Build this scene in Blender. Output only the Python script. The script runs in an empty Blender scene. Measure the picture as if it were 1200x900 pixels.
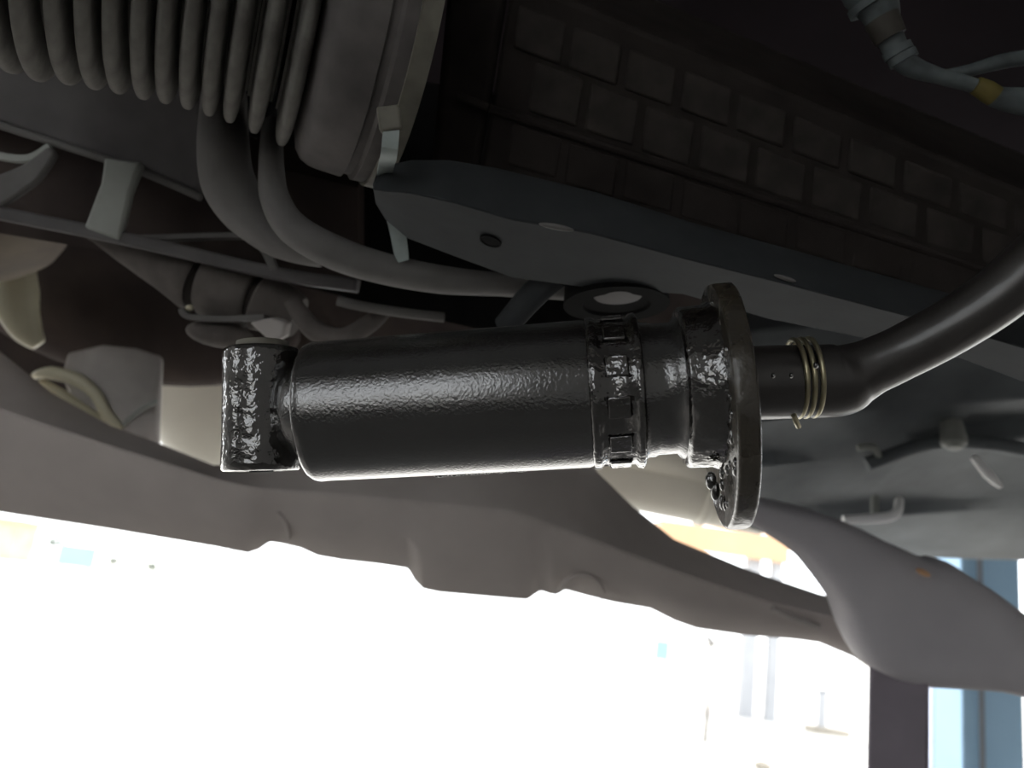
import bpy, bmesh, math, random
from mathutils import Vector as V, Matrix
random.seed(7)
SC = bpy.context.scene
COL = SC.collection
pi = math.pi

# ------------------------------------------------------------------ camera
F_PX = 950.0
CAM = V((0, 0, 1.30))
PITCH, ROLL = math.radians(15), math.radians(8)
FW = V((0, math.cos(PITCH), math.sin(PITCH)))
R0 = V((1, 0, 0)); U0 = V((0, -math.sin(PITCH), math.cos(PITCH)))
RT = R0 * math.cos(ROLL) + U0 * math.sin(ROLL)
UP = -R0 * math.sin(ROLL) + U0 * math.cos(ROLL)
cd = bpy.data.cameras.new('camera'); cam = bpy.data.objects.new('camera', cd); COL.objects.link(cam)
m = Matrix((RT, UP, -FW)).transposed().to_4x4(); m.translation = CAM
cam.matrix_world = m
cd.sensor_width = 36; cd.lens = 36 * F_PX / 1200; cd.clip_start = 0.02; cd.clip_end = 500
cd.dof.use_dof = True; cd.dof.focus_distance = 0.45; cd.dof.aperture_fstop = 7.0
SC.camera = cam

# ------------------------------------------------------------------ sky, exposure
w = bpy.data.worlds.new('overcast_sky'); SC.world = w; w.use_nodes = True
bg = w.node_tree.nodes['Background']; bg.inputs[0].default_value = (0.95, 0.98, 1.0, 1); bg.inputs[1].default_value = 3.0
sd = bpy.data.lights.new('sun', 'SUN'); sd.energy = 5.0; sd.angle = math.radians(3); sd.color = (1, .97, .92)
sun = bpy.data.objects.new('sun', sd); COL.objects.link(sun); sun.rotation_euler = V((.35, -1, -1.45)).to_track_quat('-Z', 'Y').to_euler()
SC.view_settings.view_transform = 'Standard'; SC.view_settings.look = 'None'
SC.view_settings.gamma = 1; SC.view_settings.use_curve_mapping = False
SC.view_settings.exposure = 0.25
SC.cycles.max_bounces = 8; SC.cycles.use_denoising = True


def P(x, y, d):
    """world point seen at photo pixel (x, y), d metres out along the optical axis"""
    return CAM + FW * d + RT * ((x - 600) * d / F_PX) + UP * ((450 - y) * d / F_PX)


def cv(right, up, fwd):
    return RT * right + UP * up + FW * fwd


# ------------------------------------------------------------------ materials
def mat(name, col, rough=0.6, metal=0.0, col2=None, nscale=40, namt=0.5, bscale=0, bstr=0.3, bdist=0.001, coat=0.0,
        rvar=0.0, spec=0.5, bscale2=0, bstr2=0.3, bdist2=0.003, coat_rough=0.05):
    mt = bpy.data.materials.new(name); mt.use_nodes = True
    nt = mt.node_tree; N = nt.nodes; L = nt.links
    b = N['Principled BSDF']
    b.inputs['Roughness'].default_value = rough; b.inputs['Metallic'].default_value = metal
    b.inputs['Coat Weight'].default_value = coat; b.inputs['Coat Roughness'].default_value = coat_rough
    b.inputs['Specular IOR Level'].default_value = spec
    tc = N.new('ShaderNodeTexCoord')
    nz = N.new('ShaderNodeTexNoise'); nz.inputs['Scale'].default_value = nscale; nz.inputs['Detail'].default_value = 6
    L.new(tc.outputs['Object'], nz.inputs['Vector'])
    rp = N.new('ShaderNodeValToRGB')
    rp.color_ramp.elements[0].position = 0.5 - 0.5 * namt; rp.color_ramp.elements[1].position = 0.5 + 0.5 * namt
    c2 = col2 or tuple(c * 0.6 for c in col)
    rp.color_ramp.elements[0].color = (*c2, 1); rp.color_ramp.elements[1].color = (*col, 1)
    L.new(nz.outputs['Fac'], rp.inputs['Fac']); L.new(rp.outputs['Color'], b.inputs['Base Color'])
    if rvar:
        mr = N.new('ShaderNodeMapRange'); mr.inputs[1].default_value = 0.35; mr.inputs[2].default_value = 0.65
        mr.inputs[3].default_value = max(0.03, rough - rvar); mr.inputs[4].default_value = rough + rvar
        L.new(nz.outputs['Fac'], mr.inputs[0]); L.new(mr.outputs[0], b.inputs['Roughness'])
    prev = None
    for sc_, st_, di_ in ((bscale2, bstr2, bdist2), (bscale, bstr, bdist)):
        if not sc_:
            continue
        n2 = N.new('ShaderNodeTexNoise'); n2.inputs['Scale'].default_value = sc_; n2.inputs['Detail'].default_value = 3
        L.new(tc.outputs['Object'], n2.inputs['Vector'])
        bp = N.new('ShaderNodeBump'); bp.inputs['Strength'].default_value = st_; bp.inputs['Distance'].default_value = di_
        L.new(n2.outputs['Fac'], bp.inputs['Height'])
        if prev: L.new(prev.outputs['Normal'], bp.inputs['Normal'])
        L.new(bp.outputs['Normal'], b.inputs['Normal']); prev = bp
        if coat: L.new(bp.outputs['Normal'], b.inputs['Coat Normal'])
    return mt


M = {}
M['oil_body'] = mat('oily_black_paint', (0.022, 0.022, 0.021), 0.15, 0, spec=1.0, bscale=650, bstr=0.45, bdist=0.0006, rvar=0.08, nscale=90, coat=1.0, coat_rough=0.05)
M['oil_wet'] = mat('thick_wet_oil', (0.012, 0.011, 0.009), 0.08, 0, spec=1.0, bscale=360, bstr=0.12, bdist=0.0008, bscale2=120, bstr2=0.42, bdist2=0.004, coat=1.0, coat_rough=0.03)
M['oil_flange'] = mat('oily_flange_grime', (0.040, 0.034, 0.024), 0.25, 0, bscale=380, bstr=0.3, bdist=0.0008, bscale2=130, bstr2=0.3, bdist2=0.003, coat=0.5, rvar=0.12)
M['oil_rim'] = mat('oily_flange_rim', (0.022, 0.020, 0.017), 0.35, 0, bscale=350, bstr=0.35, bdist=0.0008, coat=0.2)
M['rubber_hose'] = mat('dull_rubber_hose', (0.026, 0.023, 0.021), 0.42, 0, bscale=300, bstr=0.15, bdist=0.0005, coat=0.5, coat_rough=0.15)
M['rubber_dusty'] = mat('dusty_rubber', (0.17, 0.165, 0.15), 0.85, 0, col2=(0.08, 0.074, 0.07), nscale=60, namt=0.6, bscale=500, bstr=0.3, bdist=0.0006, spec=0.15)
M['rubber_cuff'] = mat('dusty_rubber_cuff', (0.13, 0.12, 0.115), 0.8, 0, col2=(0.06, 0.055, 0.055), nscale=40, namt=0.7, bscale=500, bstr=0.2, bdist=0.0005, spec=0.15)
M['wire'] = mat('plated_spring_wire', (0.42, 0.38, 0.25), 0.3, 0.8, bscale=400, bstr=0.1)
M['plate'] = mat('dusty_dark_steel', (0.028, 0.031, 0.033), 0.75, 0, col2=(0.022, 0.024, 0.026), nscale=50, bscale=350, bstr=0.25, bdist=0.0005, spec=0.15)
M['dark'] = mat('sooty_dark_metal', (0.030, 0.026, 0.024), 0.75, 0, nscale=30, bscale=200, bstr=0.3, spec=0.02)
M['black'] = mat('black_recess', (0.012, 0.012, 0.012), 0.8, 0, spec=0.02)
M['pad'] = mat('rust_grey_pad', (0.046, 0.041, 0.037), 0.85, 0, col2=(0.020, 0.018, 0.017), nscale=45, namt=0.6, bscale=200, bstr=0.4, spec=0.02)
M['bar'] = mat('dusty_grey_bar', (0.15, 0.145, 0.14), 0.7, 0, col2=(0.10, 0.095, 0.092), nscale=25, bscale=300, bstr=0.15, bdist=0.0005, spec=0.15)
M['apron'] = mat('dusty_crossmember', (0.12, 0.115, 0.115), 0.7, 0, col2=(0.075, 0.07, 0.072), nscale=20, bscale=300, bstr=0.15, bdist=0.0005, spec=0.15)
M['pale'] = mat('pale_alloy', (0.30, 0.31, 0.29), 0.6, 0.1, col2=(0.22, 0.23, 0.21), nscale=30)
M['cream'] = mat('cream_plastic', (0.62, 0.58, 0.42), 0.5, 0, col2=(0.48, 0.45, 0.33), nscale=12)
M['cream2'] = mat('cream_paint', (0.86, 0.83, 0.72), 0.5, 0, col2=(0.74, 0.71, 0.62), nscale=8)
M['tan'] = mat('tan_grimy_cup', (0.26, 0.22, 0.17), 0.7, 0, col2=(0.12, 0.10, 0.09), nscale=14, spec=0.15)
M['brown'] = mat('brown_grimy_case', (0.065, 0.052, 0.047), 0.8, 0, col2=(0.04, 0.033, 0.032), nscale=16, bscale=120, bstr=0.4, spec=0.02)
M['duct'] = mat('dusty_duct', (0.14, 0.125, 0.115), 0.8, 0, col2=(0.06, 0.053, 0.05), nscale=30, namt=0.6, bscale=200, bstr=0.3, spec=0.15)
M['casting'] = mat('grey_casting', (0.42, 0.39, 0.37), 0.7, 0, col2=(0.30, 0.28, 0.265), nscale=20, bscale=150, bstr=0.2, spec=0.15)
M['harness'] = mat('corrugated_pale_sleeve', (0.10, 0.12, 0.12), 0.7, 0, col2=(0.03, 0.036, 0.04), nscale=60, namt=0.5)
M['tape_dark'] = mat('dark_tape', (0.035, 0.03, 0.022), 0.7, 0)
M['tape_yellow'] = mat('yellow_tape', (0.11, 0.085, 0.012), 0.7, 0)
M['tie'] = mat('dusty_nylon_tie', (0.17, 0.16, 0.13), 0.7, 0, col2=(0.08, 0.075, 0.06), nscale=60, namt=0.6)
M['tie_clean'] = mat('clean_nylon_tail', (0.30, 0.34, 0.33), 0.6, 0, col2=(0.20, 0.23, 0.22), nscale=60)
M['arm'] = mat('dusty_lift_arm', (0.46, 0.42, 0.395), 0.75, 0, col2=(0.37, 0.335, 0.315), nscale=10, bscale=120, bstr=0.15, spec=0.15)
M['arm_cool'] = mat('dusty_jack_head', (0.44, 0.425, 0.44), 0.7, 0, col2=(0.37, 0.355, 0.375), nscale=10, bscale=120, bstr=0.15, spec=0.15)
M['post'] = mat('dark_violet_post', (0.26, 0.23, 0.265), 0.6, 0, nscale=8, spec=0.15)
M['pan'] = mat('blue_grey_floor_pan', (0.16, 0.18, 0.188), 0.6, 0, col2=(0.06, 0.068, 0.075), nscale=9, namt=0.5, bscale=60, bstr=0.2, bdist=0.004)
M['underbody'] = mat('black_underseal', (0.012, 0.009, 0.011), 0.85, 0, nscale=8, bscale=60, bstr=0.5, spec=0.02)
M['blue'] = mat('blue_enamel', (0.30, 0.46, 0.62), 0.5, 0, col2=(0.24, 0.40, 0.56), nscale=3)
M['board_blue'] = mat('faded_sky_blue', (0.26, 0.40, 0.48), 0.5, 0, nscale=3, col2=(0.22, 0.35, 0.43))
M['lavender'] = mat('lavender_grey_paint', (0.66, 0.70, 0.86), 0.5, 0, nscale=2)
M['grey'] = mat('grey_paint', (0.20, 0.21, 0.23), 0.6, 0, nscale=2)
M['grey_pale'] = mat('pale_grey_paint', (0.36, 0.37, 0.39), 0.6, 0, nscale=2, col2=(0.30, 0.31, 0.33))
M['orange'] = mat('orange_fascia', (0.62, 0.38, 0.22), 0.6, 0, col2=(0.55, 0.33, 0.19), nscale=2)
M['white'] = mat('white_paint', (0.8, 0.8, 0.8), 0.6, 0, nscale=2, col2=(0.72, 0.72, 0.72))
M['concrete'] = mat('pale_concrete', (0.62, 0.60, 0.57), 0.85, 0, col2=(0.50, 0.49, 0.46), nscale=0.8, bscale=15, bstr=0.1)
M['shopfloor'] = mat('darkened_floor', (0.20, 0.19, 0.18), 0.8, 0, col2=(0.10, 0.095, 0.09), nscale=1.2, bscale=15, bstr=0.1)  # unseen indoor floor, tone darkened to cut its reflections and bounce
M['wallm'] = mat('grey_render', (0.30, 0.29, 0.28), 0.9, 0, col2=(0.24, 0.23, 0.22), nscale=1.5)
M['roofm'] = mat('dark_roof_sheet', (0.16, 0.16, 0.17), 0.7, 0, nscale=1.5)
M['leaf'] = mat('dark_leaf', (0.06, 0.09, 0.05), 0.7, 0, nscale=4)
M['bark'] = mat('grey_bark', (0.13, 0.12, 0.11), 0.85, 0, nscale=8)
M['stone'] = mat('beige_stone', (0.36, 0.33, 0.28), 0.85, 0, nscale=6)
M['yellow'] = mat('pale_yellow_render', (0.55, 0.52, 0.38), 0.8, 0, nscale=1)
gm = bpy.data.materials.new('window_glass'); gm.use_nodes = True
gb = gm.node_tree.nodes['Principled BSDF']; gb.inputs['Transmission Weight'].default_value = 1; gb.inputs['Roughness'].default_value = 0.02; gb.inputs['IOR'].default_value = 1.05
M['glass'] = gm


# ------------------------------------------------------------------ mesh helpers
class MB:
    """collects world-space geometry for ONE object"""
    def __init__(s): s.v = []; s.f = []
    def add(s, vs, fs):
        o = len(s.v); s.v += [V(p) for p in vs]; s.f += [[i + o for i in f] for f in fs]; return s
    def loft(s, rings, caps=True, closed=True):
        n = len(rings[0]); vs = [p for r in rings for p in r]; fs = []
        for i in range(len(rings) - 1):
            for k in range(n if closed else n - 1):
                a, b = i * n + k, i * n + (k + 1) % n
                fs.append([a, b, b + n, a + n])
        if caps and closed:
            fs.append(list(range(n))[::-1]); fs.append([(len(rings) - 1) * n + k for k in range(n)])
        return s.add(vs, fs)
    def lathe(s, A, ax, prof, seg=48, sy=1.0, ref=None):
        """prof: (distance along ax, radius); sy squashes the second radial axis"""
        ax = ax.normalized(); t = ref or (V((0, 0, 1)) if abs(ax.z) < 0.9 else V((1, 0, 0)))
        u = (t - ax * t.dot(ax)).normalized(); v = ax.cross(u)
        rings = []
        for d, r in prof:
            r = max(r, 1e-5)
            rings.append([A + ax * d + u * (r * math.cos(2 * pi * k / seg)) + v * (r * sy * math.sin(2 * pi * k / seg)) for k in range(seg)])
        return s.loft(rings)
    def tube(s, pts, rad, seg=16, sub=6, flat=1.0, nrm=None, caps=True):
        pts, rad = smooth(pts, rad, sub)
        rings = []; u = nrm
        for i, p in enumerate(pts):
            t = (pts[min(i + 1, len(pts) - 1)] - pts[max(i - 1, 0)]).normalized()
            if u is None: u = UP if abs(t.dot(UP)) < 0.9 else RT
            u = (u - t * u.dot(t)).normalized(); b = t.cross(u)
            rings.append([p + u * (rad[i] * math.cos(2 * pi * k / seg)) + b * (rad[i] * flat * math.sin(2 * pi * k / seg)) for k in range(seg)])
        return s.loft(rings, caps)
    def strap(s, pts, wid, thick, side, sub=5):
        """flat band along pts; wid measured along `side`"""
        ws = wid if isinstance(wid, (list, tuple)) else [wid] * len(pts)
        pts, ws = smooth(pts, ws, sub); rings = []
        for i, p in enumerate(pts):
            t = (pts[min(i + 1, len(pts) - 1)] - pts[max(i - 1, 0)]).normalized()
            sd = (side - t * side.dot(t)).normalized(); n = t.cross(sd)
            h = ws[i] / 2; q = thick / 2
            rings.append([p - sd * h - n * q, p + sd * h - n * q, p + sd * h + n * q, p - sd * h + n * q])
        return s.loft(rings)
    def slab(s, outline, ext):
        n = len(outline); a = [V(p) for p in outline]; b = [p + ext for p in a]
        return s.add(a + b, [list(range(n))[::-1], list(range(n, 2 * n))] + [[k, (k + 1) % n, n + (k + 1) % n, n + k] for k in range(n)])
    def box(s, lo, hi):
        x0, y0, z0 = lo; x1, y1, z1 = hi
        return s.slab([V((x0, y0, z0)), V((x1, y0, z0)), V((x1, y1, z0)), V((x0, y1, z0))], V((0, 0, z1 - z0)))
    def obox(s, c, a, b, e):
        """box about centre c with half-vectors a, b, e"""
        return s.slab([c - a - b - e, c + a - b - e, c + a + b - e, c - a + b - e], e * 2)
    def ball(s, c, a, b, e, nu=20, nv=12):
        rings = []
        for i in range(nv + 1):
            th = pi * i / nv
            rr = max(math.sin(th), 1e-4)
            rings.append([c + e * math.cos(th) + a * (rr * math.cos(2 * pi * k / nu)) + b * (rr * math.sin(2 * pi * k / nu)) for k in range(nu)])
        return s.loft(rings)
    def build(s, name, mt, parent=None, bevel=0, seg=2, angle=35, sub=0, **tags):
        if parent is not None:
            off = parent['_o'] if '_o' in parent else (0, 0, 0)
            off = V(off)
        else:
            xs = [p.x for p in s.v]; ys = [p.y for p in s.v]; zs = [p.z for p in s.v]
            off = V(((min(xs) + max(xs)) / 2, (min(ys) + max(ys)) / 2, min(zs)))
        me = bpy.data.meshes.new(name); bm = bmesh.new()
        vs = [bm.verts.new(p - off) for p in s.v]
        for f in s.f:
            try: bm.faces.new([vs[i] for i in f])
            except ValueError: pass
        bmesh.ops.recalc_face_normals(bm, faces=bm.faces)
        bm.normal_update()
        for f in bm.faces: f.smooth = True
        ca = math.radians(angle)
        for e in bm.edges:
            if len(e.link_faces) == 2 and e.calc_face_angle(0) > ca: e.smooth = False
        bm.to_mesh(me); bm.free()
        me.materials.append(M[mt] if isinstance(mt, str) else mt)
        o = bpy.data.objects.new(name, me); COL.objects.link(o)
        if bevel:
            b = o.modifiers.new('bevel', 'BEVEL'); b.width = bevel; b.segments = seg; b.limit_method = 'ANGLE'; b.angle_limit = math.radians(40)
            b.harden_normals = False
            for p in me.polygons: p.use_smooth = True
        if parent is not None: o.parent = parent
        else: o.location = off
        o['_o'] = tuple(off)
        for k, x in tags.items(): o[k] = x
        return o


def smooth(pts, rad, sub):
    if sub <= 1 or len(pts) < 3: return list(pts), list(rad)
    n = len(pts); op = []; orr = []
    for i in range(n - 1):
        p0, p1, p2, p3 = pts[max(i - 1, 0)], pts[i], pts[i + 1], pts[min(i + 2, n - 1)]
        for k in range(sub):
            t = k / sub
            op.append(0.5 * ((2 * p1) + (p2 - p0) * t + (2 * p0 - 5 * p1 + 4 * p2 - p3) * t * t + (3 * p1 - p0 - 3 * p2 + p3) * t ** 3))
            orr.append(rad[i] * (1 - t) + rad[i + 1] * t)
    op.append(pts[-1]); orr.append(rad[-1])
    return op, orr


def root(name, loc, label, cat, group=None):
    o = bpy.data.objects.new(name, None); COL.objects.link(o); o.location = loc; o.empty_display_size = 0.02
    o['_o'] = tuple(loc); o['label'] = label; o['category'] = cat
    if group: o['group'] = group
    return o


def tag(o, label, cat, group=None, kind=None):
    o['label'] = label; o['category'] = cat
    if group: o['group'] = group
    if kind: o['kind'] = kind
    return o


def interp(tab, x):
    for (a, b), (c, d) in zip(tab, tab[1:]):
        if x <= c: return b + (d - b) * max(0, x - a) / (c - a)
    return tab[-1][1]


def px(n, d): return n * d / F_PX


def T(pts, d=None):
    """pixel path -> world path; each point (x, y) or (x, y, d)"""
    return [P(p[0], p[1], p[2] if len(p) > 2 else d) for p in pts]


# ------------------------------------------------------------------ structure: workshop
def struct(name, mb, mt, **k):
    return mb.build(name, mt, kind='structure', **k)


struct('floor', MB().box((-5.15, -3.2, -0.1), (5.15, 2.3, 0)), 'shopfloor')
struct('yard', MB().box((-60, 2.3, -0.1), (60, 120, 0)).box((-60, -25, -0.1), (-5.15, 2.3, 0)).box((5.15, -25, -0.1), (60, 2.3, 0)).box((-5.15, -25, -0.1), (5.15, -3.2, 0)), 'concrete')
struct('ceiling', MB().box((-5, -3.2, 3.9), (5, 2.6, 4.0)), 'roofm')
YL0, YL1, ZL0, ZL1 = -2.8, -0.7, 0.7, 3.0
struct('wall_left', MB().box((-5.15, -3.2, 0), (-5, YL0, 3.9)).box((-5.15, YL1, 0), (-5, 2.6, 3.9)).box((-5.15, YL0, 0), (-5, YL1, ZL0)).box((-5.15, YL0, ZL1), (-5, YL1, 3.9)), 'wallm')
wf = MB(); NW = 3
for k in range(NW + 1):
    y = YL0 + k * (YL1 - YL0) / NW
    wf.box((-5.10, y - .025, ZL0), (-5.04, y + .025, ZL1))
wf.box((-5.10, YL0, ZL0), (-5.04, YL1, ZL0 + .05)).box((-5.10, YL0, ZL1 - .05), (-5.04, YL1, ZL1))
wo = struct('window_2', wf, 'grey')
for k in range(NW):
    y = YL0 + k * (YL1 - YL0) / NW
    MB().box((-5.08, y + .03, ZL0 + .05), (-5.074, y + (YL1 - YL0) / NW - .03, ZL1 - .05)).build('pane', 'glass', wo)
struct('wall_right', MB().box((5, -3.2, 0), (5.15, 2.6, 3.9)), 'wallm')
WX0, WX1, WZ0, WZ1 = -2.5, -0.5, 0.7, 2.9
struct('wall_back', MB().box((-5, -3.2, 0), (5, -3.05, WZ0)).box((-5, -3.2, WZ1), (5, -3.05, 3.9)).box((-5, -3.2, WZ0), (WX0, -3.05, WZ1)).box((WX1, -3.2, WZ0), (5, -3.05, WZ1)), 'wallm')
wf = MB(); NW = 3
for k in range(NW + 1):
    x = WX0 + k * (WX1 - WX0) / NW
    wf.box((x - 0.025, -3.15, WZ0), (x + 0.025, -3.08, WZ1))
wf.box((WX0, -3.15, WZ0), (WX1, -3.08, WZ0 + 0.05)).box((WX0, -3.15, WZ1 - 0.05), (WX1, -3.08, WZ1))
wo = struct('window_1', wf, 'grey')
for k in range(NW):
    x = WX0 + k * (WX1 - WX0) / NW
    MB().box((x + 0.03, -3.12, WZ0 + 0.05), (x + (WX1 - WX0) / NW - 0.03, -3.114, WZ1 - 0.05)).build('pane', 'glass', wo)

# car floor above everything: the underside the parts hang from
ub = MB().box((-1.0, .25, 2.05), (1.0, 3.0, 2.10))
tag(ub.build('car_underbody', 'underbody'), 'black undersealed car floor above all the hanging parts, seen at the dark top', 'car floor')

# ------------------------------------------------------------------ oil-wet damper
def cd_(x): return 0.462 - (x - 345) * 0.00004
def C(x): return P(x, 484 - (x - 345) * 0.066, cd_(x))
AX = (C(900) - C(350)).normalized()
def prof(tab, x0):
    o = C(x0)
    return o, [((C(x) - o).dot(AX), px(r, cd_(x))) for x, r in tab]


D = root('damper', P(560, 563, 0.45), 'oil-soaked black damper cylinder hanging level under the car, eye at left, flange at right', 'damper')
o, p = prof([(340, 50), (352, 58), (364, 62), (366, 72), (368, 79.5), (371, 81), (376, 82), (380, 81.5), (520, 84), (686, 86.5), (691, 85), (692, 60)], 345)
MB().lathe(o, AX, p, 96).build('cylinder_body', 'oil_body', D, angle=60)
o, p = prof([(688, 60), (690, 87), (693, 89), (699, 89), (702, 86), (716, 85.5), (738, 86), (741, 90), (747, 91), (750, 88), (752, 60)], 690)
col = MB().lathe(o, AX, p, 96).build('collar', 'oil_wet', D, angle=60, label='collar wet with thick shiny oil')
u_ = (UP - AX * UP.dot(AX)).normalized(); v_ = AX.cross(u_)
for k in range(12):
    a = 2 * pi * (k + 0.35) / 12
    n = u_ * math.cos(a) + v_ * math.sin(a); t = AX.cross(n)
    c = C(721) + n * px(87, cd_(721))
    MB().obox(c, AX * px(12, .45), t * px(12, .45), n * px(1.8, .45)).build('crimp_tab', 'oil_wet', col, bevel=0.0009, seg=3)
o, p = prof([(748, 60), (750, 82), (756, 79), (762, 79), (766, 77), (788, 77), (792, 82), (797, 84), (800, 60)], 750)
MB().lathe(o, AX, p, 72).build('neck', 'oil_body', D, angle=60)
o, p = prof([(794, 60), (796, 90), (800, 94), (826, 95), (832, 98), (840, 98)], 795)
MB().lathe(o, AX, p, 72).build('hub', 'oil_wet', D, angle=60, label='flange hub dripping with thick oil')
# flange: off-centre disc, faintly oval and flattened at the top
fc = C(836) - u_ * px(24, .44); R = px(144, .442)
th = px(25, .442)
ring = []
for prf in ((0, 0.3), (0, 0.965), (0.03, 0.985), (0.12, 0.998), (0.2, 1), (0.8, 1), (0.9, 0.998), (0.97, 0.985), (1.0, 0.965), (1.0, 0.3)):
    rr = []
    for k in range(72):
        a = 2 * pi * k / 72
        q = R * prf[1]
        uu = q * math.cos(a); vv = q * 0.92 * math.sin(a)
        uu = min(uu, R * 0.975)
        rr.append(fc + AX * (th * prf[0]) + u_ * uu + v_ * vv)
    ring.append(rr)
fl = MB().loft(ring).build('flange', 'oil_flange', D, angle=60, label='thick round flange plate smeared with brown oil')
# grime beads and drops on the flange face and body underside
for k in range(46):
    a = random.uniform(-1.9, 1.9) + pi / 2
    rr = R * random.uniform(0.60, 0.95)
    # on the visible (near) half of the left face
    c = fc + u_ * (rr * math.cos(a)) * 0.9 - v_ * (rr * 0.9 * abs(math.sin(a))) * (1 if v_.dot(FW) > 0 else -1)
    s_ = random.uniform(0.0010, 0.0028)
    MB().ball(c, AX * s_ * 0.7, u_ * s_ * random.uniform(1, 1.8), v_ * s_, 10, 6).build('oil_drop', 'oil_wet', fl)
for x in (838, 842, 846):
    pass
MB().ball(P(833, 563, .425), cv(.0030, 0, 0), cv(0, .0048, 0), cv(0, 0, .003), 14, 8).build('oil_drop', 'oil_wet', fl)
MB().ball(P(838, 575, .425), cv(.0026, 0, 0), cv(0, .0052, 0), cv(0, 0, .003), 14, 8).build('oil_drop', 'oil_wet', fl)
for k in range(26):
    x = 505 + k * 4.3 + random.uniform(-1, 1)
    s_ = random.uniform(0.0005, 0.0012)
    c = C(x) - u_ * (px(84.5, cd_(x)))
    MB().ball(c, AX * s_ * 1.4, u_ * s_, v_ * s_, 8, 6).build('oil_drop', 'oil_wet', D)
# eye sleeve, its axis across the damper
ea = (UP + FW * 0.13 - RT * 0.03).normalized()
ec = P(307, 480, .462); H = px(71.5, .462); er = px(45.5, .462)
eye = MB().lathe(ec, ea, [(-H, er * 0.62), (-H, er * .93), (-H + .0012, er * .985), (-H + .004, er), (-H * .55, er * .985), (H * .6, er * .985), (H - .004, er), (H - .001, er * .98), (H, er * .93), (H, er * 0.62)], 72)
eo = eye.build('eye_sleeve', 'oil_wet', D, angle=60, label='upright eye sleeve glistening with oil')
MB().lathe(ec, ea, [(-H + .003, er * .3), (-H + .003, er * .66), (H + .0045, er * .66), (H + .0045, er * .3)], 48).build('bush', 'tie', eo, bevel=.0006, label='dull beige bush showing above the eye')
MB().lathe(ec, ea, [(-H - .0005, er * .02), (-H - .0005, er * .3), (H + .004, er * .3), (H + .004, .0002)], 32).build('bolt_bore', 'black', eo)
# outlet pipe stub behind the flange
o, p = prof([(862, 30), (864, 50), (872, 50), (874, 40), (920, 40), (921, 20)], 862)
MB().lathe(o, AX, p, 48).build('outlet_stub', 'oil_rim', D, angle=50)

# ------------------------------------------------------------------ hose with spring clamp
Hs = root('rubber_hose', P(980, 495, .436), 'black rubber hose pushed on behind the flange and curving up out of the picture', 'hose')
hp = [(875, 449, .438), (905, 448, .438), (945, 447, .438), (975, 446, .437), (990, 443, .436), (1004, 437, .435), (1022, 429, .433), (1055, 414, .430), (1110, 385, .424), (1165, 350, .417), (1210, 312, .410), (1262, 262, .402), (1330, 185, .40), (1390, 90, .41), (1430, -40, .44), (1450, -220, .50)]
hr = [43, 43.5, 43, 43, 42, 37, 33, 32, 33, 34, 35, 36, 36, 36, 35, 34]
MB().tube(T(hp), [px(r, q[2]) for r, q in zip(hr, hp)], 40, 6).build('hose_wall', 'rubber_hose', Hs, angle=70)
cl = None
hub = []
for k, x in enumerate((932, 940.5, 950)):
    c = C(x) + UP * px(2, .438); rr = px(45.5, .438); ring = []
    for q in range(49):
        a = 2 * pi * q / 48
        ring.append(c + u_ * rr * math.cos(a) + v_ * rr * math.sin(a) + AX * px(1.5, .44) * math.sin(a))
    mb = MB(); mb.tube(ring, [px(3.0, .438)] * len(ring), 10, 1)
    if cl is None: cl = mb.build('spring_clamp', 'wire', Hs, angle=60, label='brassy triple wire spring clamp')
    else: mb.build('wire_ring', 'wire', cl, angle=60)
MB().tube(T([(930, 486, .40), (933, 494, .402), (936, 500, .405)]), [px(3, .44)] * 3, 8, 4).build('wire_tail', 'wire', cl)
for (x, y, s) in ((956, 428, 4), (927, 440, 3), (906, 440, 3)):
    MB().ball(P(x, y, .392), cv(px(s, .43) * .7, 0, 0), cv(0, px(s, .43), 0), cv(0, 0, px(s, .43)), 10, 6).build('oil_drop', 'oil_wet', Hs)

# ------------------------------------------------------------------ steering bellows with cuff and tie
tips = [(-132, 46), (-96, 56), (-62, 66), (-30, 73), (3, 80), (36, 90), (72, 94), (104, 100), (133, 105), (163, 112), (190, 117), (217, 124), (243, 132), (268, 140), (298, 153), (331, 168)]
def bd(x): return 0.500 + 0.06 * (x / 332.0)
lean = cv(0.235, 0.972, 0)
BR = px(165, .53)
def bcen(x, y, r=BR): return P(x, y, bd(x)) + lean * r
bax = (bcen(331, 165) - bcen(3, 80)).normalized()
lean = (lean - bax * lean.dot(bax)).normalized()
BL = root('bellows_boot', P(160, 112, .53), 'dusty ribbed rubber bellows boot at the upper left, ending in a plain cuff', 'bellows')
mesh_rib = None
for i, (x, y) in enumerate(tips):
    c = bcen(x, y)
    nx = tips[min(i + 1, len(tips) - 1)][0]; pv = tips[max(i - 1, 0)][0]
    hw = px((nx - pv) / (2 if 0 < i < len(tips) - 1 else 1), bd(x)) * 0.5 * 1.03
    if mesh_rib is None:
        w0 = px(30, .53) * .5
        pr = []
        for k in range(21):
            t = -1 + 2 * k / 20
            e = abs(t) / 0.72
            r = BR * (0.74 + 0.26 * (1 - min(1, e) ** 3.0) ** 0.55) if e < 1 else BR * 0.74
            pr.append((t * w0, r))
        pr = [(-w0, BR * .6)] + pr + [(w0, BR * .6)]
        rb = MB().lathe(V((0, 0, 0)), bax, pr, 96, ref=lean).build('rib', 'rubber_dusty', None, angle=60)
        rb.parent = BL; ro = V(rb['_o']); rb.location = c - V(BL['_o']) + ro; mesh_rib = rb
    else:
        rb = mesh_rib.copy(); COL.objects.link(rb); rb.parent = BL; rb.location = c - V(BL['_o']) + ro
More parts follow.
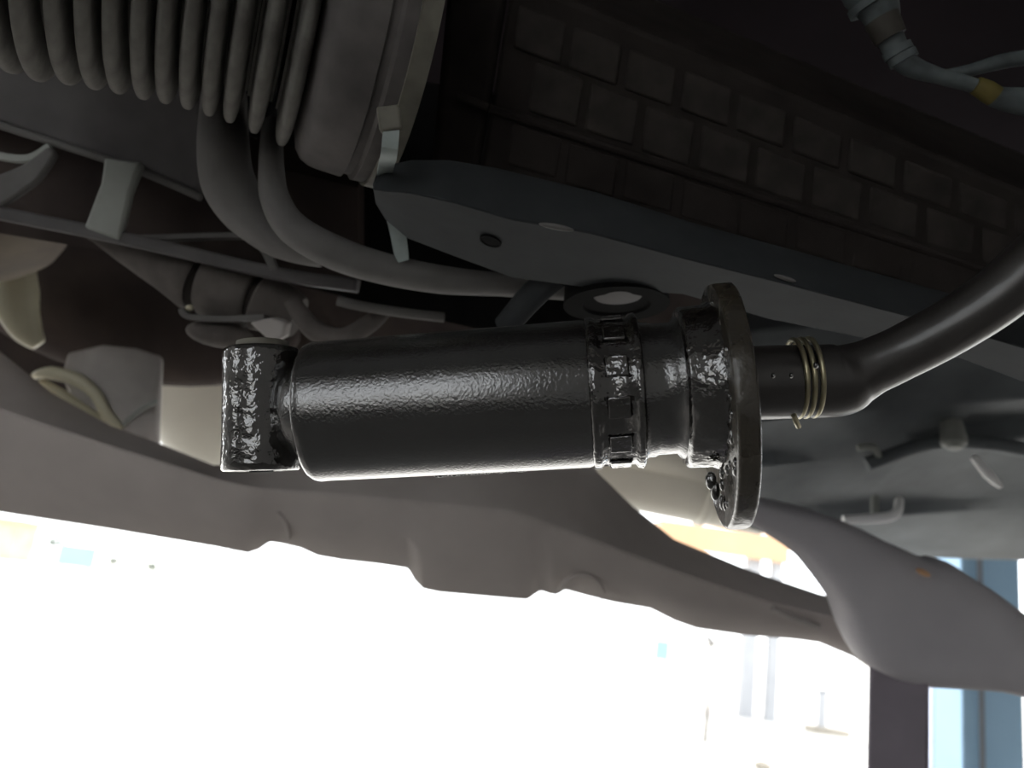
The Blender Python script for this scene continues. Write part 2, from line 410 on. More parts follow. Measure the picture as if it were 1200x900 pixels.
def bprof(tab):
    o = bcen(331, 168)
    # tab: (tip pixel x, tip pixel y) silhouettes -> distance along axis, radius
    out = []
    for x, y in tab:
        q = P(x, y, bd(x)) - o
        out.append((q.dot(bax), -q.dot(lean)))
    return o, out
o, p = bprof([(346, 120), (347, 150), (349, 172), (355, 184), (364, 191), (376, 196), (402, 204), (405, 200), (413, 202), (416, 208), (444, 213), (448, 208), (449, 140)])
MB().lathe(o, bax, p, 96, ref=lean).build('cuff', 'rubber_cuff', BL, angle=50)
o, p = bprof([(449, 100), (450, 130), (478, 137), (480, 100)])
rk = MB().lathe(o, bax, p, 64, ref=lean).build('rack_housing', 'dark')
tag(rk, 'sooty black tube leading out of the bellows cuff behind the bracket plate', 'housing')
# cable tie
ZT = root('cable_tie', P(452, 200, .55), 'pale nylon cable tie strapped round the bellows cuff, tail hanging down', 'cable tie')
o, p = bprof([(430, 211), (430, 214.5), (450, 219.5), (450, 214)])
p = [(p[0][0], p[0][1]), (p[1][0], p[1][1]), (p[2][0], p[1][1]), (p[3][0], p[0][1])]
MB().lathe(o, bax, p, 96, ref=lean).build('band', 'tie', ZT, angle=40)
hd = P(457, 140, .475)
MB().obox(hd, cv(px(13, .49), px(1.5, .49), 0), cv(-px(2, .49), px(14, .49), 0), cv(0, 0, .004)).build('lock_head', 'tie', ZT, bevel=.0015)
MB().strap(T([(459, 148, .474), (456, 180, .476), (451, 205, .52), (455, 235, .575), (464, 262, .595), (470, 295, .60), (473, 306, .602)]), [px(19, .48), px(19, .48), px(18, .52), px(19, .575), px(19, .595), px(17, .60), px(12, .60)], .0014, RT).build('tail', 'tie_clean', ZT, label='cleaner whitish tail of the tie')

# ------------------------------------------------------------------ folded bracket plate
st = [((438, 214), (437, 222), (440, 238)), ((452, 200), (450, 224), (452, 258)), ((480, 194), (480, 226), (478, 280)), ((525, 194), (535, 238), (530, 300)),
      ((580, 203), (600, 257), (600, 326)), ((700, 232), (692, 273), (690, 338)), ((820, 270), (810, 305), (800, 345)),
      ((920, 297), (910, 330), (900, 374)), ((1020, 325), (1020, 359), (1010, 396)), ((1125, 354), (1132, 388), (1125, 420)), ((1270, 395), (1275, 430), (1265, 472)), ((1620, 492), (1625, 528), (1615, 575))]
rings = []
for t_, k_, l_ in st:
    a, b, c = P(*t_, .515), P(*k_, .500), P(*l_, .575)
    mid1 = P((t_[0] + k_[0]) / 2, (t_[1] + k_[1]) / 2, .5055)
    off = cv(0, .006, .008)
    rings.append([a, mid1, b, b.lerp(c, .5), c, c + cv(0, .010, 0), b.lerp(c, .5) + off, b + off, mid1 + off, a + off])
BP = MB().loft(rings).build('bracket_plate', 'plate', bevel=.0015, angle=30)
tag(BP, 'dark folded steel bracket plate running diagonally above the damper, with a rounded end', 'bracket')
def on_plate(x, y):
    """point where the sight line through (x, y) meets the plate's lower face"""
    a0, b0, c0 = rings[3][2], rings[4][2], rings[4][4]
    n0 = (b0 - a0).cross(c0 - a0); dr = P(x, y, 1) - CAM
    return CAM + dr * ((a0 - CAM).dot(n0) / dr.dot(n0))
hc = on_plate(575, 282); pn = (rings[3][2] - rings[3][4]).cross(rings[4][2] - rings[3][2]).normalized()
if pn.dot(FW) > 0: pn = -pn
MB().lathe(hc, pn, [(-.004, .002), (-.004, px(13, .54)), (.0010, px(13, .54)), (.0010, px(11, .54)), (.0006, px(10, .54)), (.0006, .0002)], 28).build('painted_slot', 'black', BP)  # black disc painted on for the shade inside an open slot
MB().ball(P(652, 266, .499), cv(.011, -.002, 0), cv(0, .002, 0), cv(0, 0, .002), 14, 8).build('lit_weld_bead', 'bar', BP)  # paler bumps: weld beads with their highlight put into the colour
MB().ball(P(920, 326, .500), cv(.007, -.002, 0), cv(0, .0015, 0), cv(0, 0, .002), 14, 8).build('lit_weld_bead', 'bar', BP)

# gusset below the plate and round plug
g = MB().tube(T([(655, 322, .585), (625, 345, .60), (590, 385, .62)]), [px(16, .58), px(18, .6), px(16, .62)], 14, 5, flat=.6).build('gusset_rib', 'plate')
tag(g, 'short dark diagonal gusset rib running down from the bracket plate behind the damper', 'gusset')
pl = MB().lathe(P(722, 352, .60), (-UP - FW * .25).normalized(), [(-.012, .02), (-.012, px(60, .6)), (.004, px(62, .6)), (.004, px(40, .6)), (.002, px(38, .6)), (.002, .001)], 40).build('mount_cup', 'black')
tag(pl, 'dark round mount cup tucked under the bracket plate above the damper collar', 'mount')
pl2 = MB().lathe(P(724, 343, .585), (-UP - FW * .22).normalized(), [(-.008, .003), (-.008, px(30, .585)), (.001, px(30, .585)), (.0035, px(27, .585)), (.0045, px(14, .585)), (.0047, .0002)], 36).build('bolt_head', 'apron', pl)

# ------------------------------------------------------------------ dark padded gearbox housing
def hq(u, v):
    """face of the housing: u along, v 0 = upper edge, 1 = lower edge"""
    a = (600 + 680 * u, -28 + 285 * u); b = (560 + 720 * u, 215 + 200 * u)
    return P(a[0] + (b[0] - a[0]) * v, a[1] + (b[1] - a[1]) * v, .585 + .02 * v)
GB = root('gearbox_housing', hq(.5, 1), 'dark gearbox housing with rows of raised rusty pads, filling the upper right', 'gearbox')
UM = 1.48
gf = [hq(0, 0), hq(UM, 0), hq(UM, 1), hq(0, 1)]
MB().slab(gf, cv(.03, .08, .12)).build('housing', 'dark', GB, bevel=.004)
fn = (gf[1] - gf[0]).cross(gf[3] - gf[0]).normalized()
if fn.dot(FW) > 0: fn = -fn
for row, (v0, v1, n, sh) in enumerate(((.12, .33, 15, .0), (.36, .60, 15, .04), (.68, .88, 15, .02))):
    for k in range(n):
        ua = .02 + sh + k * .094; ub_ = ua + .081
        if ub_ > UM: ub_ = UM - .005
        jj = random.uniform(-.008, .008)
        q = [hq(ua, v0 + jj), hq(ub_, v0 + jj), hq(ub_, v1 + jj), hq(ua, v1 + jj)]
        MB().slab([x - fn * .001 for x in q], fn * (.0035 + random.uniform(0, .0015))).build('pad', 'pad' if row < 2 else 'dark', GB, bevel=.002)
lip = MB().tube([hq(u, .64) + fn * .002 for u in (0, .5, 1, 1.47)], [.0035] * 4, 10, 3).build('rail', 'dark', GB)
gc = MB().loft([[P(530, -60, .60), P(505, 205, .60), P(505, 215, .72), P(530, -60, .72)], [P(604, -60, .59), P(560, 210, .605), P(560, 215, .72), P(604, -60, .72)]]).build('end_cover', 'dark', bevel=.006)
tag(gc, 'plain black end cover between the cable tie and the padded gearbox', 'cover')
MB().tube([P(536, 112, .594), P(552, 118, .594), P(572, 126, .595)], [.003] * 3, 8, 3).build('casting_ridge', 'pad', gc)

# ------------------------------------------------------------------ wiring harness
WH = root('wiring_harness', P(1100, 95, .54), 'pale dusty wiring harness looping along the top right corner', 'wiring')
mp = [(1005, -40), (1018, -12), (1030, 10), (1042, 42), (1062, 74), (1100, 89), (1140, 100), (1168, 114), (1225, 124), (1300, 150), (1400, 140)]
MB().tube(T(mp, .54), [px(r, .54) for r in (30, 30, 23, 15, 13, 9, 8.5, 12, 18, 18, 16)], 18, 6).build('sleeve', 'harness', WH)
MB().tube(T([(1098, 88), (1130, 84), (1170, 73), (1200, 68), (1260, 62), (1400, 80)], .545), [px(r, .54) for r in (5, 7, 9, 9, 9, 9)], 14, 5).build('branch', 'harness', WH)
MB().tube(T([(1033, 22), (1038, 33), (1044, 45)], .538), [px(r, .54) for r in (20, 19, 18)], 18, 4).build('tape_wrap', 'tape_dark', WH, label='dark tape wrap')
MB().tube(T([(1143, 100), (1157, 107), (1166, 113)], .538), [px(r, .54) for r in (10, 12, 12)], 16, 4).build('tape_wrap', 'tape_yellow', WH, label='yellow tape wrap')
for a, b in (((1020, 5), 24), ((1052, 60), 15), ((1058, 68), 14.5)):
    MB().tube(T([(a[0] - 2, a[1] - 4), a, (a[0] + 2, a[1] + 4)], .54), [px(b + 2, .54)] * 3, 16, 2).build('collar', 'harness', WH)

# ------------------------------------------------------------------ left: crossmember with openings
CM = root('crossmember', P(120, 270, .69), 'dusty grey crossmember with ladder openings at the left edge below the bellows', 'crossmember')
ap = T([(-320, -20, .66), (236, 86, .66), (236, 232, .69), (160, 200, .69), (128, 188, .69), (60, 166, .69), (-80, 118, .69), (-320, 38, .69)])
MB().slab(ap, cv(0, .03, .05)).build('apron', 'apron', CM, bevel=.004)
MB().tube(T([(-320, 40), (-80, 120), (0, 147), (60, 166), (128, 188), (160, 199), (210, 220), (236, 232)], .688), [px(4.5, .69)] * 8, 10, 4).build('rolled_edge', 'bar', CM)
MB().strap(T([(-320, 180), (-60, 236), (0, 250), (105, 271), (200, 292), (330, 322), (420, 335)], .69), px(15, .69), .016, UP).build('lower_rail', 'apron', CM, bevel=.002)
MB().strap(T([(147, 190, .685), (138, 222, .68), (122, 275, .685)]), [px(46, .69), px(36, .69), px(44, .69)], .010, RT).build('upright', 'pale', CM, bevel=.003, label='pale grey upright between the openings')
MB().strap(T([(-40, 246), (5, 222), (38, 203), (64, 176)], .685), [px(34, .69), px(34, .69), px(26, .69), px(12, .69)], .008, UP).build('curved_web', 'bar', CM, bevel=.003)
MB().strap(T([(-30, 172), (0, 183), (34, 186), (60, 172)], .689), px(9, .69), .006, UP).build('web_lip', 'pale', CM, bevel=.001)
MB().strap(T([(150, 280), (200, 279), (250, 277), (320, 277)], .70), px(7, .69), .012, UP).build('middle_rail', 'bar', CM, bevel=.001)
MB().strap(T([(305, 285), (314, 298), (322, 318)], .685), px(11, .685), .006, RT).build('tab', 'bar', CM, bevel=.001)
MB().slab(T([(-340, 40, .74), (420, 220, .74), (420, 345, .76), (-340, 215, .76)]), cv(0, .03, .03)).build('inner_web', 'brown', CM)

# elbow and curved stabiliser bar
el = MB().tube(T([(263, 118, .68), (262, 142, .655), (262, 175, .628), (268, 215, .625), (290, 248, .632), (330, 280, .640), (380, 300, .645)]), [px(r, .63) for r in (40, 41, 42, 44, 42, 34, 20)], 32, 6, flat=.7).build('curved_strut', 'bar', angle=70)
tag(el, 'stout smooth grey strut bending away under the bellows ribs', 'strut')
sb = MB().tube(T([(319, 150, .64), (318, 172, .62), (318, 195, .607), (322, 232, .603), (344, 268, .607), (395, 297, .612), (455, 316, .617), (520, 328, .622), (590, 334, .628), (680, 342, .64)]), [px(r, .61) for r in (16, 17, 18, 21, 24, 25, 23, 21, 17, 14)], 28, 6, flat=.8).build('stabiliser_bar', 'bar', angle=70)
tag(sb, 'curved grey stabiliser bar sweeping from the bellows cuff down behind the bracket plate', 'bar')

# black sheet added to fill the gap behind the bar with dark
iv = MB().slab(T([(250, 60, .80), (640, 120, .80), (700, 420, .82), (330, 330, .82)]), cv(0, .02, .05)).build('dark_backing', 'black')
tag(iv, 'black added shield in the dark gap beside the cuff and bar', 'backing')

# dusty segmented duct
DU = root('dusty_duct', P(240, 370, .73), 'dusty brown jointed duct running under the crossmember behind the damper eye', 'duct')
def seg(name, a, b, ra, rb, d, mt='duct', bulge=1.0):
    A, B = P(*a, d), P(*b, d); L = (B - A).length; r1, r2 = px(ra, d), px(rb, d)
    pr = [(0, r1 * .5), (0, r1 * .93), (L * .05, r1)] + [(L * t, (r1 + (r2 - r1) * t) * bulge) for t in (.3, .5, .7)] + [(L * .95, r2), (L, r2 * .93), (L, r2 * .5)]
    return MB().lathe(A, B - A, pr, 40).build(name, mt, DU, angle=50)
seg('horn', (105, 275), (232, 330), 6, 36, .73)
seg('joint_ring', (231, 330), (242, 335), 31, 31, .73, 'dark')
seg('sleeve', (241, 332), (298, 350), 37, 37, .73)
seg('joint_ring', (297, 350), (306, 354), 31, 31, .73, 'dark')
seg('sleeve', (305, 352), (350, 372), 36, 26, .73)
MB().strap(T([(215, 362), (222, 371), (262, 374), (312, 372)], .70), px(7, .7), .012, UP).build('clip', 'bar', DU, bevel=.001)
MB().ball(P(258, 392, .72), cv(.030, -.004, 0), cv(0, .012, 0), cv(0, 0, .02), 18, 10).build('lobe', 'duct', DU)
MB().ball(P(222, 361, .70), cv(.0035, 0, 0), cv(0, .003, 0), cv(0, 0, .003), 10, 6).build('clip_stud', 'cream', DU)
lk = MB().tube(T([(342, 352, .70), (352, 368, .70), (370, 388, .70), (402, 396, .70), (432, 380, .71), (450, 365, .72)]), [px(r, .7) for r in (10, 11, 12, 12, 11, 9)], 16, 5).build('bent_pipe', 'duct', angle=70)
tag(lk, 'thin dusty pipe bent in a hook just above the damper eye end', 'pipe')
lk2 = MB().tube(T([(396, 352, .69), (420, 358, .69), (470, 366, .69), (520, 372, .70)]), [px(6, .69)] * 4, 12, 4).build('link_rod', 'bar', angle=70)
tag(lk2, 'thin grey link rod slanting above the damper body, below the stabiliser bar', 'rod')
lk3 = MB().slab(T([(292, 378, .69), (318, 372, .69), (335, 378, .69), (332, 395, .69), (318, 402, .69)]), cv(0, .002, .02)).build('cast_bracket', 'casting', bevel=.002)
tag(lk3, 'small pale triangular cast bracket just above the top of the damper eye', 'bracket')

# brown round case and things at far left
bc = MB().ball(P(150, 350, 1.16), cv(.245, -.058, 0), cv(.026, .112, 0), cv(0, 0, .08), 40, 24).build('differential_case', 'brown', angle=70)
tag(bc, 'large grimy brown rounded case below the crossmember at the left', 'case')
cp = MB().lathe(P(-30, 255, .90), cv(.33, -1, 0), [(-.02, .02), (-.02, px(80, .90)), (.02, px(92, .90)), (.045, px(86, .90)), (.058, px(70, .90)), (.064, px(40, .90)), (.066, .001)], 48).build('spring_cup', 'tan', angle=50)
tag(cp, 'tan grimy rounded cup at the left edge under the crossmember', 'cup')
cc = MB().tube(T([(14, 318, 1.02), (18, 342, 1.02), (21, 364, 1.02), (32, 388, 1.025), (46, 404, 1.03)]), [px(r, 1.02) for r in (25, 25, 23, 17, 8)], 28, 6).build('plastic_boot', 'cream', angle=70)
tag(cc, 'cream plastic boot hanging below the tan cup at the left edge', 'boot')

wl = MB().loft([[P(-260, 200, 1.5), P(-260, 640, 1.5), P(-260, 640, 1.56), P(-260, 200, 1.56)], [P(60, 220, 1.60), P(60, 490, 1.60), P(60, 490, 1.66), P(60, 220, 1.66)], [P(190, 260, 1.72), P(190, 480, 1.72), P(190, 480, 1.78), P(190, 260, 1.78)], [P(470, 330, 1.72), P(470, 490, 1.72), P(470, 490, 1.77), P(470, 330, 1.77)], [P(830, 330, 1.62), P(830, 525, 1.62), P(830, 525, 1.67), P(830, 330, 1.67)]]).build('dark_filler', 'brown', bevel=.004)  # dark slab added to close bright gaps behind the hanging parts
tag(wl, 'dark brown added liner far behind the pale castings at the left', 'filler')
# grey casting with pale lip, cream pan
cs = root('knuckle_casting', P(130, 510, 1.0360), 'light grey knuckle casting with a pale curled lip, left of the damper eye', 'casting')
MB().loft([[P(78, 412, 1.0420), P(70, 440, 1.0300), P(92, 500, 1.0300), P(105, 430, 1.0840)], [P(120, 402, 1.0360), P(118, 440, 1.0150), P(132, 535, 1.0240), P(130, 430, 1.0840)],
           [P(160, 406, 1.0360), P(158, 450, 1.0150), P(160, 552, 1.0240), P(160, 430, 1.0840)], [P(192, 416, 1.0420), P(188, 460, 1.0300), P(186, 562, 1.0360), P(190, 440, 1.0840)]]).build('body', 'casting', cs, bevel=.006, angle=50)
MB().tube(T([(40, 440, 1.0240), (60, 437, 1.0150), (90, 445, 1.0120), (112, 462, 1.0120), (125, 485, 1.0150), (142, 503, 1.0180)]), [px(r, 1.0120) for r in (4, 8, 8, 7, 7, 5)], 14, 5).build('lip', 'cream', cs)
MB().tube(T([(48, 448, 1.0240), (70, 462, 1.0180), (98, 482, 1.0180), (122, 494, 1.0180)]), [px(r, 1.0120) for r in (4, 7, 8, 5)], 14, 5).build('lip', 'cream', cs)
MB().tube(T([(184, 470, 1.0180), (164, 480, 1.0150), (145, 498, 1.0180)]), [px(3, 1.0120)] * 3, 10, 4).build('rib', 'pale', cs)
cpn = MB().ball(P(246, 402, 1.52), cv(.150, -.03, 0), cv(.0, .245, 0), cv(0, .0, .14), 40, 24).build('cast_pan', 'cream2', angle=70)
tag(cpn, 'rounded cream pan glowing pale behind the damper eye', 'pan')

# cream silencer right of centre
SL = root('silencer', P(820, 630, 1.3), 'cream coated exhaust silencer seen below the flange, behind the lift arm', 'silencer')
A, B = P(600, 520, 1.30), P(905, 581, 1.30); L = (B - A).length; r = px(48, 1.3)
MB().lathe(A, B - A, [(0, .01), (0, r * .8), (.015, r), (L * .72, r), (L * .73, r * 1.06), (L * .75, r * 1.06), (L * .76, r), (L - .015, r), (L, r * .8), (L, .01)], 56).build('shell', 'cream2', SL, angle=40)
MB().lathe(P(790, 528, 1.25), B - A, [(-.13, .01), (-.13, r * .5), (-.12, r * .62), (.10, r * .62), (.11, r * .5), (.11, .01)], 40).build('heat_shield', 'cream2', SL, angle=40)

# ------------------------------------------------------------------ right: blue-grey floor pan with fittings
FP = root('floor_pan', P(1040, 640, 1.35), 'ribbed blue-grey floor pan behind the hose at the right', 'floor pan')
rows = [((840, 395), (1600, 288), .98), ((840, 470), (1600, 379), 1.02), ((845, 500), (1600, 425), 1.025), ((850, 535), (1600, 440), 1.08), ((850, 552), (1600, 465), 1.085), ((850, 600), (1600, 558), 1.22), ((880, 618), (1600, 570), 1.23), ((930, 640), (1600, 618), 1.36), ((960, 652), (1600, 658), 1.46)]
rings = []
for k in range(15):
    t = k / 14
    top = [P(a[0] + (b[0] - a[0]) * t, a[1] + (b[1] - a[1]) * t + 3 * math.sin(8 * t + a[1]), d + .01 * math.sin(15 * t + a[1])) for a, b, d in rows]
    rings.append(top + [q + cv(0, .03, .05) for q in reversed(top)])
MB().loft(rings).build('pressed_panel', 'pan', FP, bevel=.004, angle=40)
MB().tube(T([(1015, 545, 1.06), (1090, 520, 1.06), (1160, 520, 1.06), (1260, 536, 1.06), (1590, 570, 1.06)]), [px(9, 1.06)] * 5, 14, 5).build('brake_line', 'pan', FP)
MB().lathe(P(1117, 512, 1.04), cv(-.1, -.9, -.4), [(-.02, .002), (-.02, px(12, 1.04)), (.004, px(15, 1.04)), (.010, px(14, 1.04)), (.016, px(8, 1.04)), (.017, .0003)], 24).build('plug', 'pale', FP, label='pale round plug in the floor pan')
MB().tube(T([(1140, 535, 1.05), (1158, 556, 1.05), (1172, 570, 1.06)]), [px(4, 1.05), px(6, 1.05), px(3, 1.05)], 12, 4).build('clip', 'white', FP, label='small bright clip')
MB().tube(T([(1005, 525, 1.05), (1025, 525, 1.05), (1032, 545, 1.06)]), [px(4, 1.05)] * 3, 10, 4).build('cable', 'pale', FP)
HK = root('hook_bracket', P(1025, 612, 1.08), 'bright metal hook bracket hanging from the floor pan at the right', 'bracket')
MB().tube(T([(988, 609, 1.06), (1015, 608, 1.06), (1040, 606, 1.06), (1051, 600, 1.06), (1054, 586, 1.08)]), [px(v, 1.06) for v in (5, 6, 6, 5.5, 5)], 16, 4).build('hook', 'white', HK)
MB().strap(T([(1025, 606, 1.063), (1025, 595, 1.07), (1025, 582, 1.08)]), px(8, 1.08), .010, RT, 3).build('upright', 'pale', HK, bevel=.002)

# ------------------------------------------------------------------ lift arm (long) and jack head with post
top = [(-320, 190), (-80, 352), (0, 412), (40, 444), (70, 468), (110, 492), (180, 517), (250, 545), (300, 545), (400, 505), (600, 480), (680, 525), (700, 553), (740, 592), (790, 632), (880, 669), (960, 696), (1040, 715)]
cre = [(-320, 392), (-80, 458), (0, 480), (110, 516), (180, 538), (250, 560), (300, 572), (400, 580), (600, 600), (700, 635), (800, 672), (900, 705), (1000, 728), (1040, 740)]
bot = [(-320, 532), (-80, 583), (0, 600), (130, 620), (250, 640), (290, 648), (303, 644), (316, 635), (330, 637), (352, 642), (372, 651), (400, 656), (445, 661), (478, 666), (486, 680), (496, 690), (515, 694), (560, 698), (618, 703), (626, 697), (634, 692), (644, 696), (652, 697), (662, 691), (684, 697), (720, 706), (762, 713), (790, 727), (815, 736), (870, 744), (930, 749), (960, 753), (1000, 770), (1030, 790)]
xs = sorted(set([b[0] for b in bot] + [60, 180, 340, 600, 680, 700, 740, 850, 900]))
rings = []
for x in xs:
    t_, c_, b_ = interp(top, x), interp(cre, x), interp(bot, x)
    d = .90 + .12 * max(0, x / 1000) ** 2
    m1 = (t_ * .35 + c_ * .65)
    rings.append([P(x, t_, d + .085), P(x, m1, d + .03), P(x, c_, d), P(x, c_ * .45 + b_ * .55, d + .012), P(x, b_, d + .05), P(x, b_, d + .060), P(x, c_, d + .100), P(x, t_, d + .105)])
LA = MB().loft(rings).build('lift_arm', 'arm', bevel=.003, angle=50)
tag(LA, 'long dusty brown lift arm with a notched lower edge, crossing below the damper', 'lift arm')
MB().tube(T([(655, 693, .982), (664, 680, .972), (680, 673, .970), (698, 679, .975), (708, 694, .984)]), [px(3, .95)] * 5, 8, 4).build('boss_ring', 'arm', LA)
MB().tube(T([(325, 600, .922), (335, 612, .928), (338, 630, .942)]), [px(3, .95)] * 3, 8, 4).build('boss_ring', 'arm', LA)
MB().tube(T([(905, 712, .999), (925, 722, 1.006), (960, 735, 1.016)]), [px(4, .95)] * 3, 8, 4).build('highlight_ridge', 'casting', LA)  # raised streak added to stand for a highlight on the arm
JK = root('support_jack', V((P(1052, 850, .96).x, P(1052, 850, .96).y, 0)), 'grey support jack whose broad head joins the lift arm on a square post, lower right', 'jack')
jp = [(x, y, .955) for x, y in ((850, 585), (905, 607), (955, 630), (1005, 668), (1050, 712), (1085, 728), (1130, 743), (1180, 762), (1240, 788), (1340, 828), (1500, 890))]
jw = [10, 20, 30, 46, 74, 74, 62, 46, 36, 34, 34]
pts, rad = smooth(T(jp), [px(r, .955) for r in jw], 5)
rings = []
for i, p_ in enumerate(pts):
    t = (pts[min(i + 1, len(pts) - 1)] - pts[max(i - 1, 0)]).normalized()
    n = (FW - t * FW.dot(t)).normalized(); b = t.cross(n)
    rr = []
    for k in range(24):
        a = 2 * pi * k / 24; c, s_ = math.cos(a), math.sin(a)
        rr.append(p_ + b * rad[i] * math.copysign(abs(c) ** .6, c) + n * .045 * math.copysign(abs(s_) ** .6, s_))
    rings.append(rr)
MB().loft(rings).build('head', 'arm_cool', JK, angle=50)
pc = P(1053, 800, .96); hw = px(31, .96)
pf = V((pc.x, pc.y, 0)).normalized(); ps = V((pf.y, -pf.x, 0)); zt = pc.z + .05
MB().obox(V((pc.x, pc.y, (zt + .02) / 2)), ps * hw, pf * hw, V((0, 0, (zt - .02) / 2))).build('post', 'post', JK, bevel=.004)
MB().box((pc.x - .16, pc.y - .16, 0.0), (pc.x + .16, pc.y + .16, 0.02)).build('base_plate', 'post', JK, bevel=.004)
MB().ball(P(1082, 671, .912), cv(.008, -.003, 0), cv(0, .004, 0), cv(0, 0, .006), 14, 8).build('orange_spot', 'orange', JK, label='small orange bead added for a spot of light')  # orange ball added in place of a small spot of light

# ------------------------------------------------------------------ background outdoors and bay
def ground(x, y):
    """ground point seen at pixel (x, y)"""
    dr = FW + RT * ((x - 600) / F_PX) + UP * ((450 - y) / F_PX)
    return CAM + dr * (-CAM.z / dr.z)


def column(px_, py_, d, wx, wy, z1, name, mt, label, cat, group=None, foot=True):
    q = P(px_, py_, d)
    t = root(name, V((q.x, q.y, 0)), label, cat, group)
    MB().box((q.x - wx, q.y - wy, 0.015), (q.x + wx, q.y + wy, z1)).build('shaft', mt, t, bevel=.006)
    if foot: MB().box((q.x - wx * 1.6, q.y - wy * 1.6, 0), (q.x + wx * 1.6, q.y + wy * 1.6, .015)).build('foot', mt, t)
    return t


lc = column(1146, 850, 3.2, .12, .10, 2.6, 'lift_column', 'blue', 'tall blue lift column behind the jack post at the right edge', 'lift column')
q = V(lc['_o'])
MB().box((q.x - .055, q.y - .112, .4), (q.x - .04, q.y - .098, 2.4)).build('guide_slot', 'grey', lc)
column(1097, 850, 3.6, .045, .05, 2.6, 'lavender_pole', 'lavender', 'slim lavender grey pole between the jack post and the blue column', 'pole')
column(1192, 850, 3.4, .012, .012, 2.4, 'air_pipe', 'grey', 'thin grey air pipe right of the blue column', 'pipe')

# canopy with orange fascia
CP = root('canopy', P(900, 760, 14) * 1.0, 'distant orange canopy on grey posts, seen between the silencer and lift arm', 'canopy')
CP.location.z = 0; CP['_o'] = tuple(CP.location)
ca = P(800, 629, 14); cb = P(915, 642, 14)
zc = (ca.z + cb.z) / 2
MB().box((ca.x - .4, ca.y, zc - .22), (cb.x + .15, ca.y + .12, zc + .22)).build('fascia', 'orange', CP)
MB().box((ca.x - .4, ca.y + .12, zc + .16), (cb.x + .15, ca.y + 3, zc + .22)).build('roof', 'orange', CP)
for xx, w_ in ((885, .11), (912, .085)):
    q = P(xx, 665, 14.05)
    MB().box((q.x - w_, q.y, 0), (q.x + w_, q.y + 2 * w_, zc - .2)).build('post', 'grey_pale', CP)

def far_post(x, ytop, d, w_, name, label, cat, mt='grey_pale', cap=False):
    q = P(x, ytop, d)
    t = root(name, V((q.x, q.y, 0)), label, cat)
    MB().box((q.x - w_, q.y - w_, 0), (q.x + w_, q.y + w_, q.z)).build('shaft', mt, t)
    MB().box((q.x - w_ * 1.3, q.y - w_ * 1.3, q.z), (q.x + w_ * 1.3, q.y + w_ * 1.3, q.z + w_ * .6)).build('cap', mt, t)
    return t
far_post(700, 706, 30, .13, 'bollard', 'distant grey bollard below the middle of the lift arm', 'bollard')
k0 = ground(975, 862)
kb = MB().box((k0.x - .35, k0.y, 0), (k0.x + .3, k0.y + .25, .10)).build('kerb_block', 'stone', bevel=.01)
tag(kb, 'low pale kerb block left of the jack post', 'kerb')
q = k0 + V((-.12, .12, 0))
t = root('stub_post', V((q.x, q.y, .10)), 'short grey stub post standing on the pale kerb block', 'post')
MB().box((q.x - .055, q.y - .055, .10), (q.x + .055, q.y + .055, .62)).build('shaft', 'grey_pale', t)
MB().box((q.x - .075, q.y - .075, .62), (q.x + .075, q.y + .075, .65)).build('cap', 'grey', t)
st0 = ground(893, 902)
MB_ = MB().ball(st0 + V((0, 0, .04)), V((.10, 0, 0)), V((0, .07, 0)), V((0, 0, .05)), 10, 6)
for i in range(len(MB_.v)): MB_.v[i] = MB_.v[i] + V((random.uniform(-.01, .01), random.uniform(-.01, .01), random.uniform(-.006, .006)))
tag(MB_.build('stone', 'stone'), 'small beige stone on the bright ground at the bottom edge', 'stone')

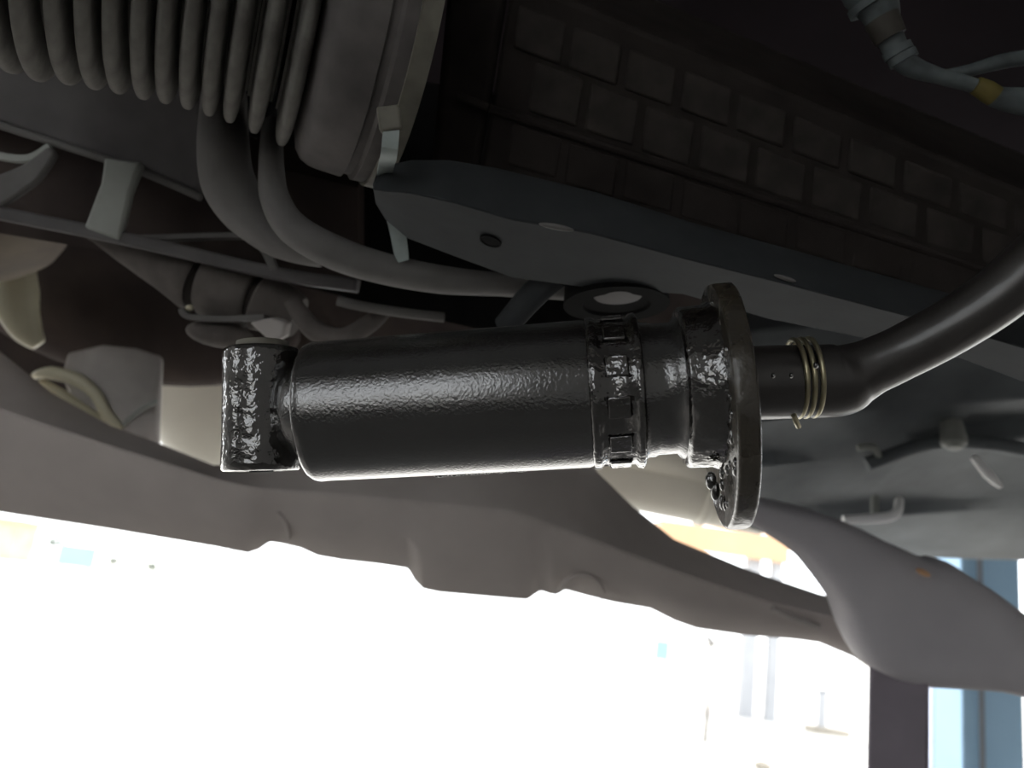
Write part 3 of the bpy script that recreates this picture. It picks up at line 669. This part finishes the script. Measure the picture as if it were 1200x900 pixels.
def board(x, y, d, w_, h, label, mt):
    q = P(x, y, d); t = root('sign_board', V((q.x, q.y, 0)), label, 'sign')
    MB().box((q.x - w_, q.y - .03, q.z - h), (q.x + w_, q.y + .03, q.z + h)).build('panel', mt, t, bevel=.01)
    for s in (-.7, .7):
        MB().box((q.x + s * w_ - .03, q.y + .03, 0), (q.x + s * w_ + .03, q.y + .09, q.z)).build('leg', 'white', t)
board(90, 652, 16, .36, .20, 'blue board on two white legs, under the left end of the lift arm', 'board_blue')
board(776, 762, 14, .12, .16, 'small blue board on two white legs, below the middle of the lift arm', 'board_blue')
yb = P(5, 622, 40)
tag(MB().box((yb.x - 1.5, yb.y, 0), (yb.x + .6, yb.y + 2, yb.z + .5)).slab([V((yb.x - 1.7, yb.y - .2, yb.z + .5)), V((yb.x + .8, yb.y - .2, yb.z + .5)), V((yb.x + .8, yb.y + 2.2, yb.z + .5)), V((yb.x - 1.7, yb.y + 2.2, yb.z + .5))], V((0, 0, .12))).build('pale_hut', 'yellow'), 'pale yellow hut at the far left edge under the lift arm', 'hut')
def bush(x, y, d, r, label):
    q = P(x, y, d); t = root('shrub', V((q.x, q.y, 0)), label, 'shrub', None)
    mb = MB()
    for k in range(90):
        a = random.uniform(0, 2 * pi); e = random.uniform(-.9, 1.2); rr = r * random.uniform(.5, 1)
        c = V((q.x, q.y, q.z)) + V((math.cos(a) * math.cos(e), math.sin(a) * math.cos(e), math.sin(e))) * rr
        s = r * .22
        v1 = V((random.uniform(-1, 1), random.uniform(-1, 1), random.uniform(-1, 1))).normalized() * s; v2 = v1.orthogonal().normalized() * s * .6
        mb.slab([c - v1, c + v2, c + v1, c - v2], v1.cross(v2).normalized() * .004)
    mb.build('foliage', 'leaf', t, kind='stuff')
    MB().tube([V((q.x, q.y, 0)), V((q.x + .02, q.y, q.z * .5)), V((q.x, q.y, q.z))], [.04, .03, .02], 8, 3).build('trunk', 'bark', t)
bush(65, 634, 30, .28, 'round dark shrub between the pale hut and blue board')
bush(133, 658, 22, .14, 'small dark shrub just right of the blue board')
bush(178, 664, 22, .16, 'small dark shrub, second to the right of the blue board')
# bare sapling
q = P(832, 780, 10); g0 = V((q.x, q.y, 0))
TR = root('sapling', g0, 'thin bare sapling on the bright ground below the lift arm', 'tree')
tp = P(832, 745, 10)
MB().tube([g0, g0.lerp(tp, .5) + V((.02, 0, 0)), tp], [.03, .022, .015], 8, 4).build('trunk', 'bark', TR)
for dx, dz in ((-.12, .06), (.14, .10), (.03, .14), (-.1, -.12), (.13, -.06), (.17, .02), (-.06, .12)):
    b0 = g0.lerp(tp, .86 + random.uniform(-.08, .08))
    MB().tube([b0, b0 + V((dx * .6, .02, dz * .5 + .04)), b0 + V((dx, .03, dz + .05))], [.014, .010, .005], 6, 3).build('branch', 'bark', TR)

for o in bpy.data.objects:
    if '_o' in o: del o['_o']
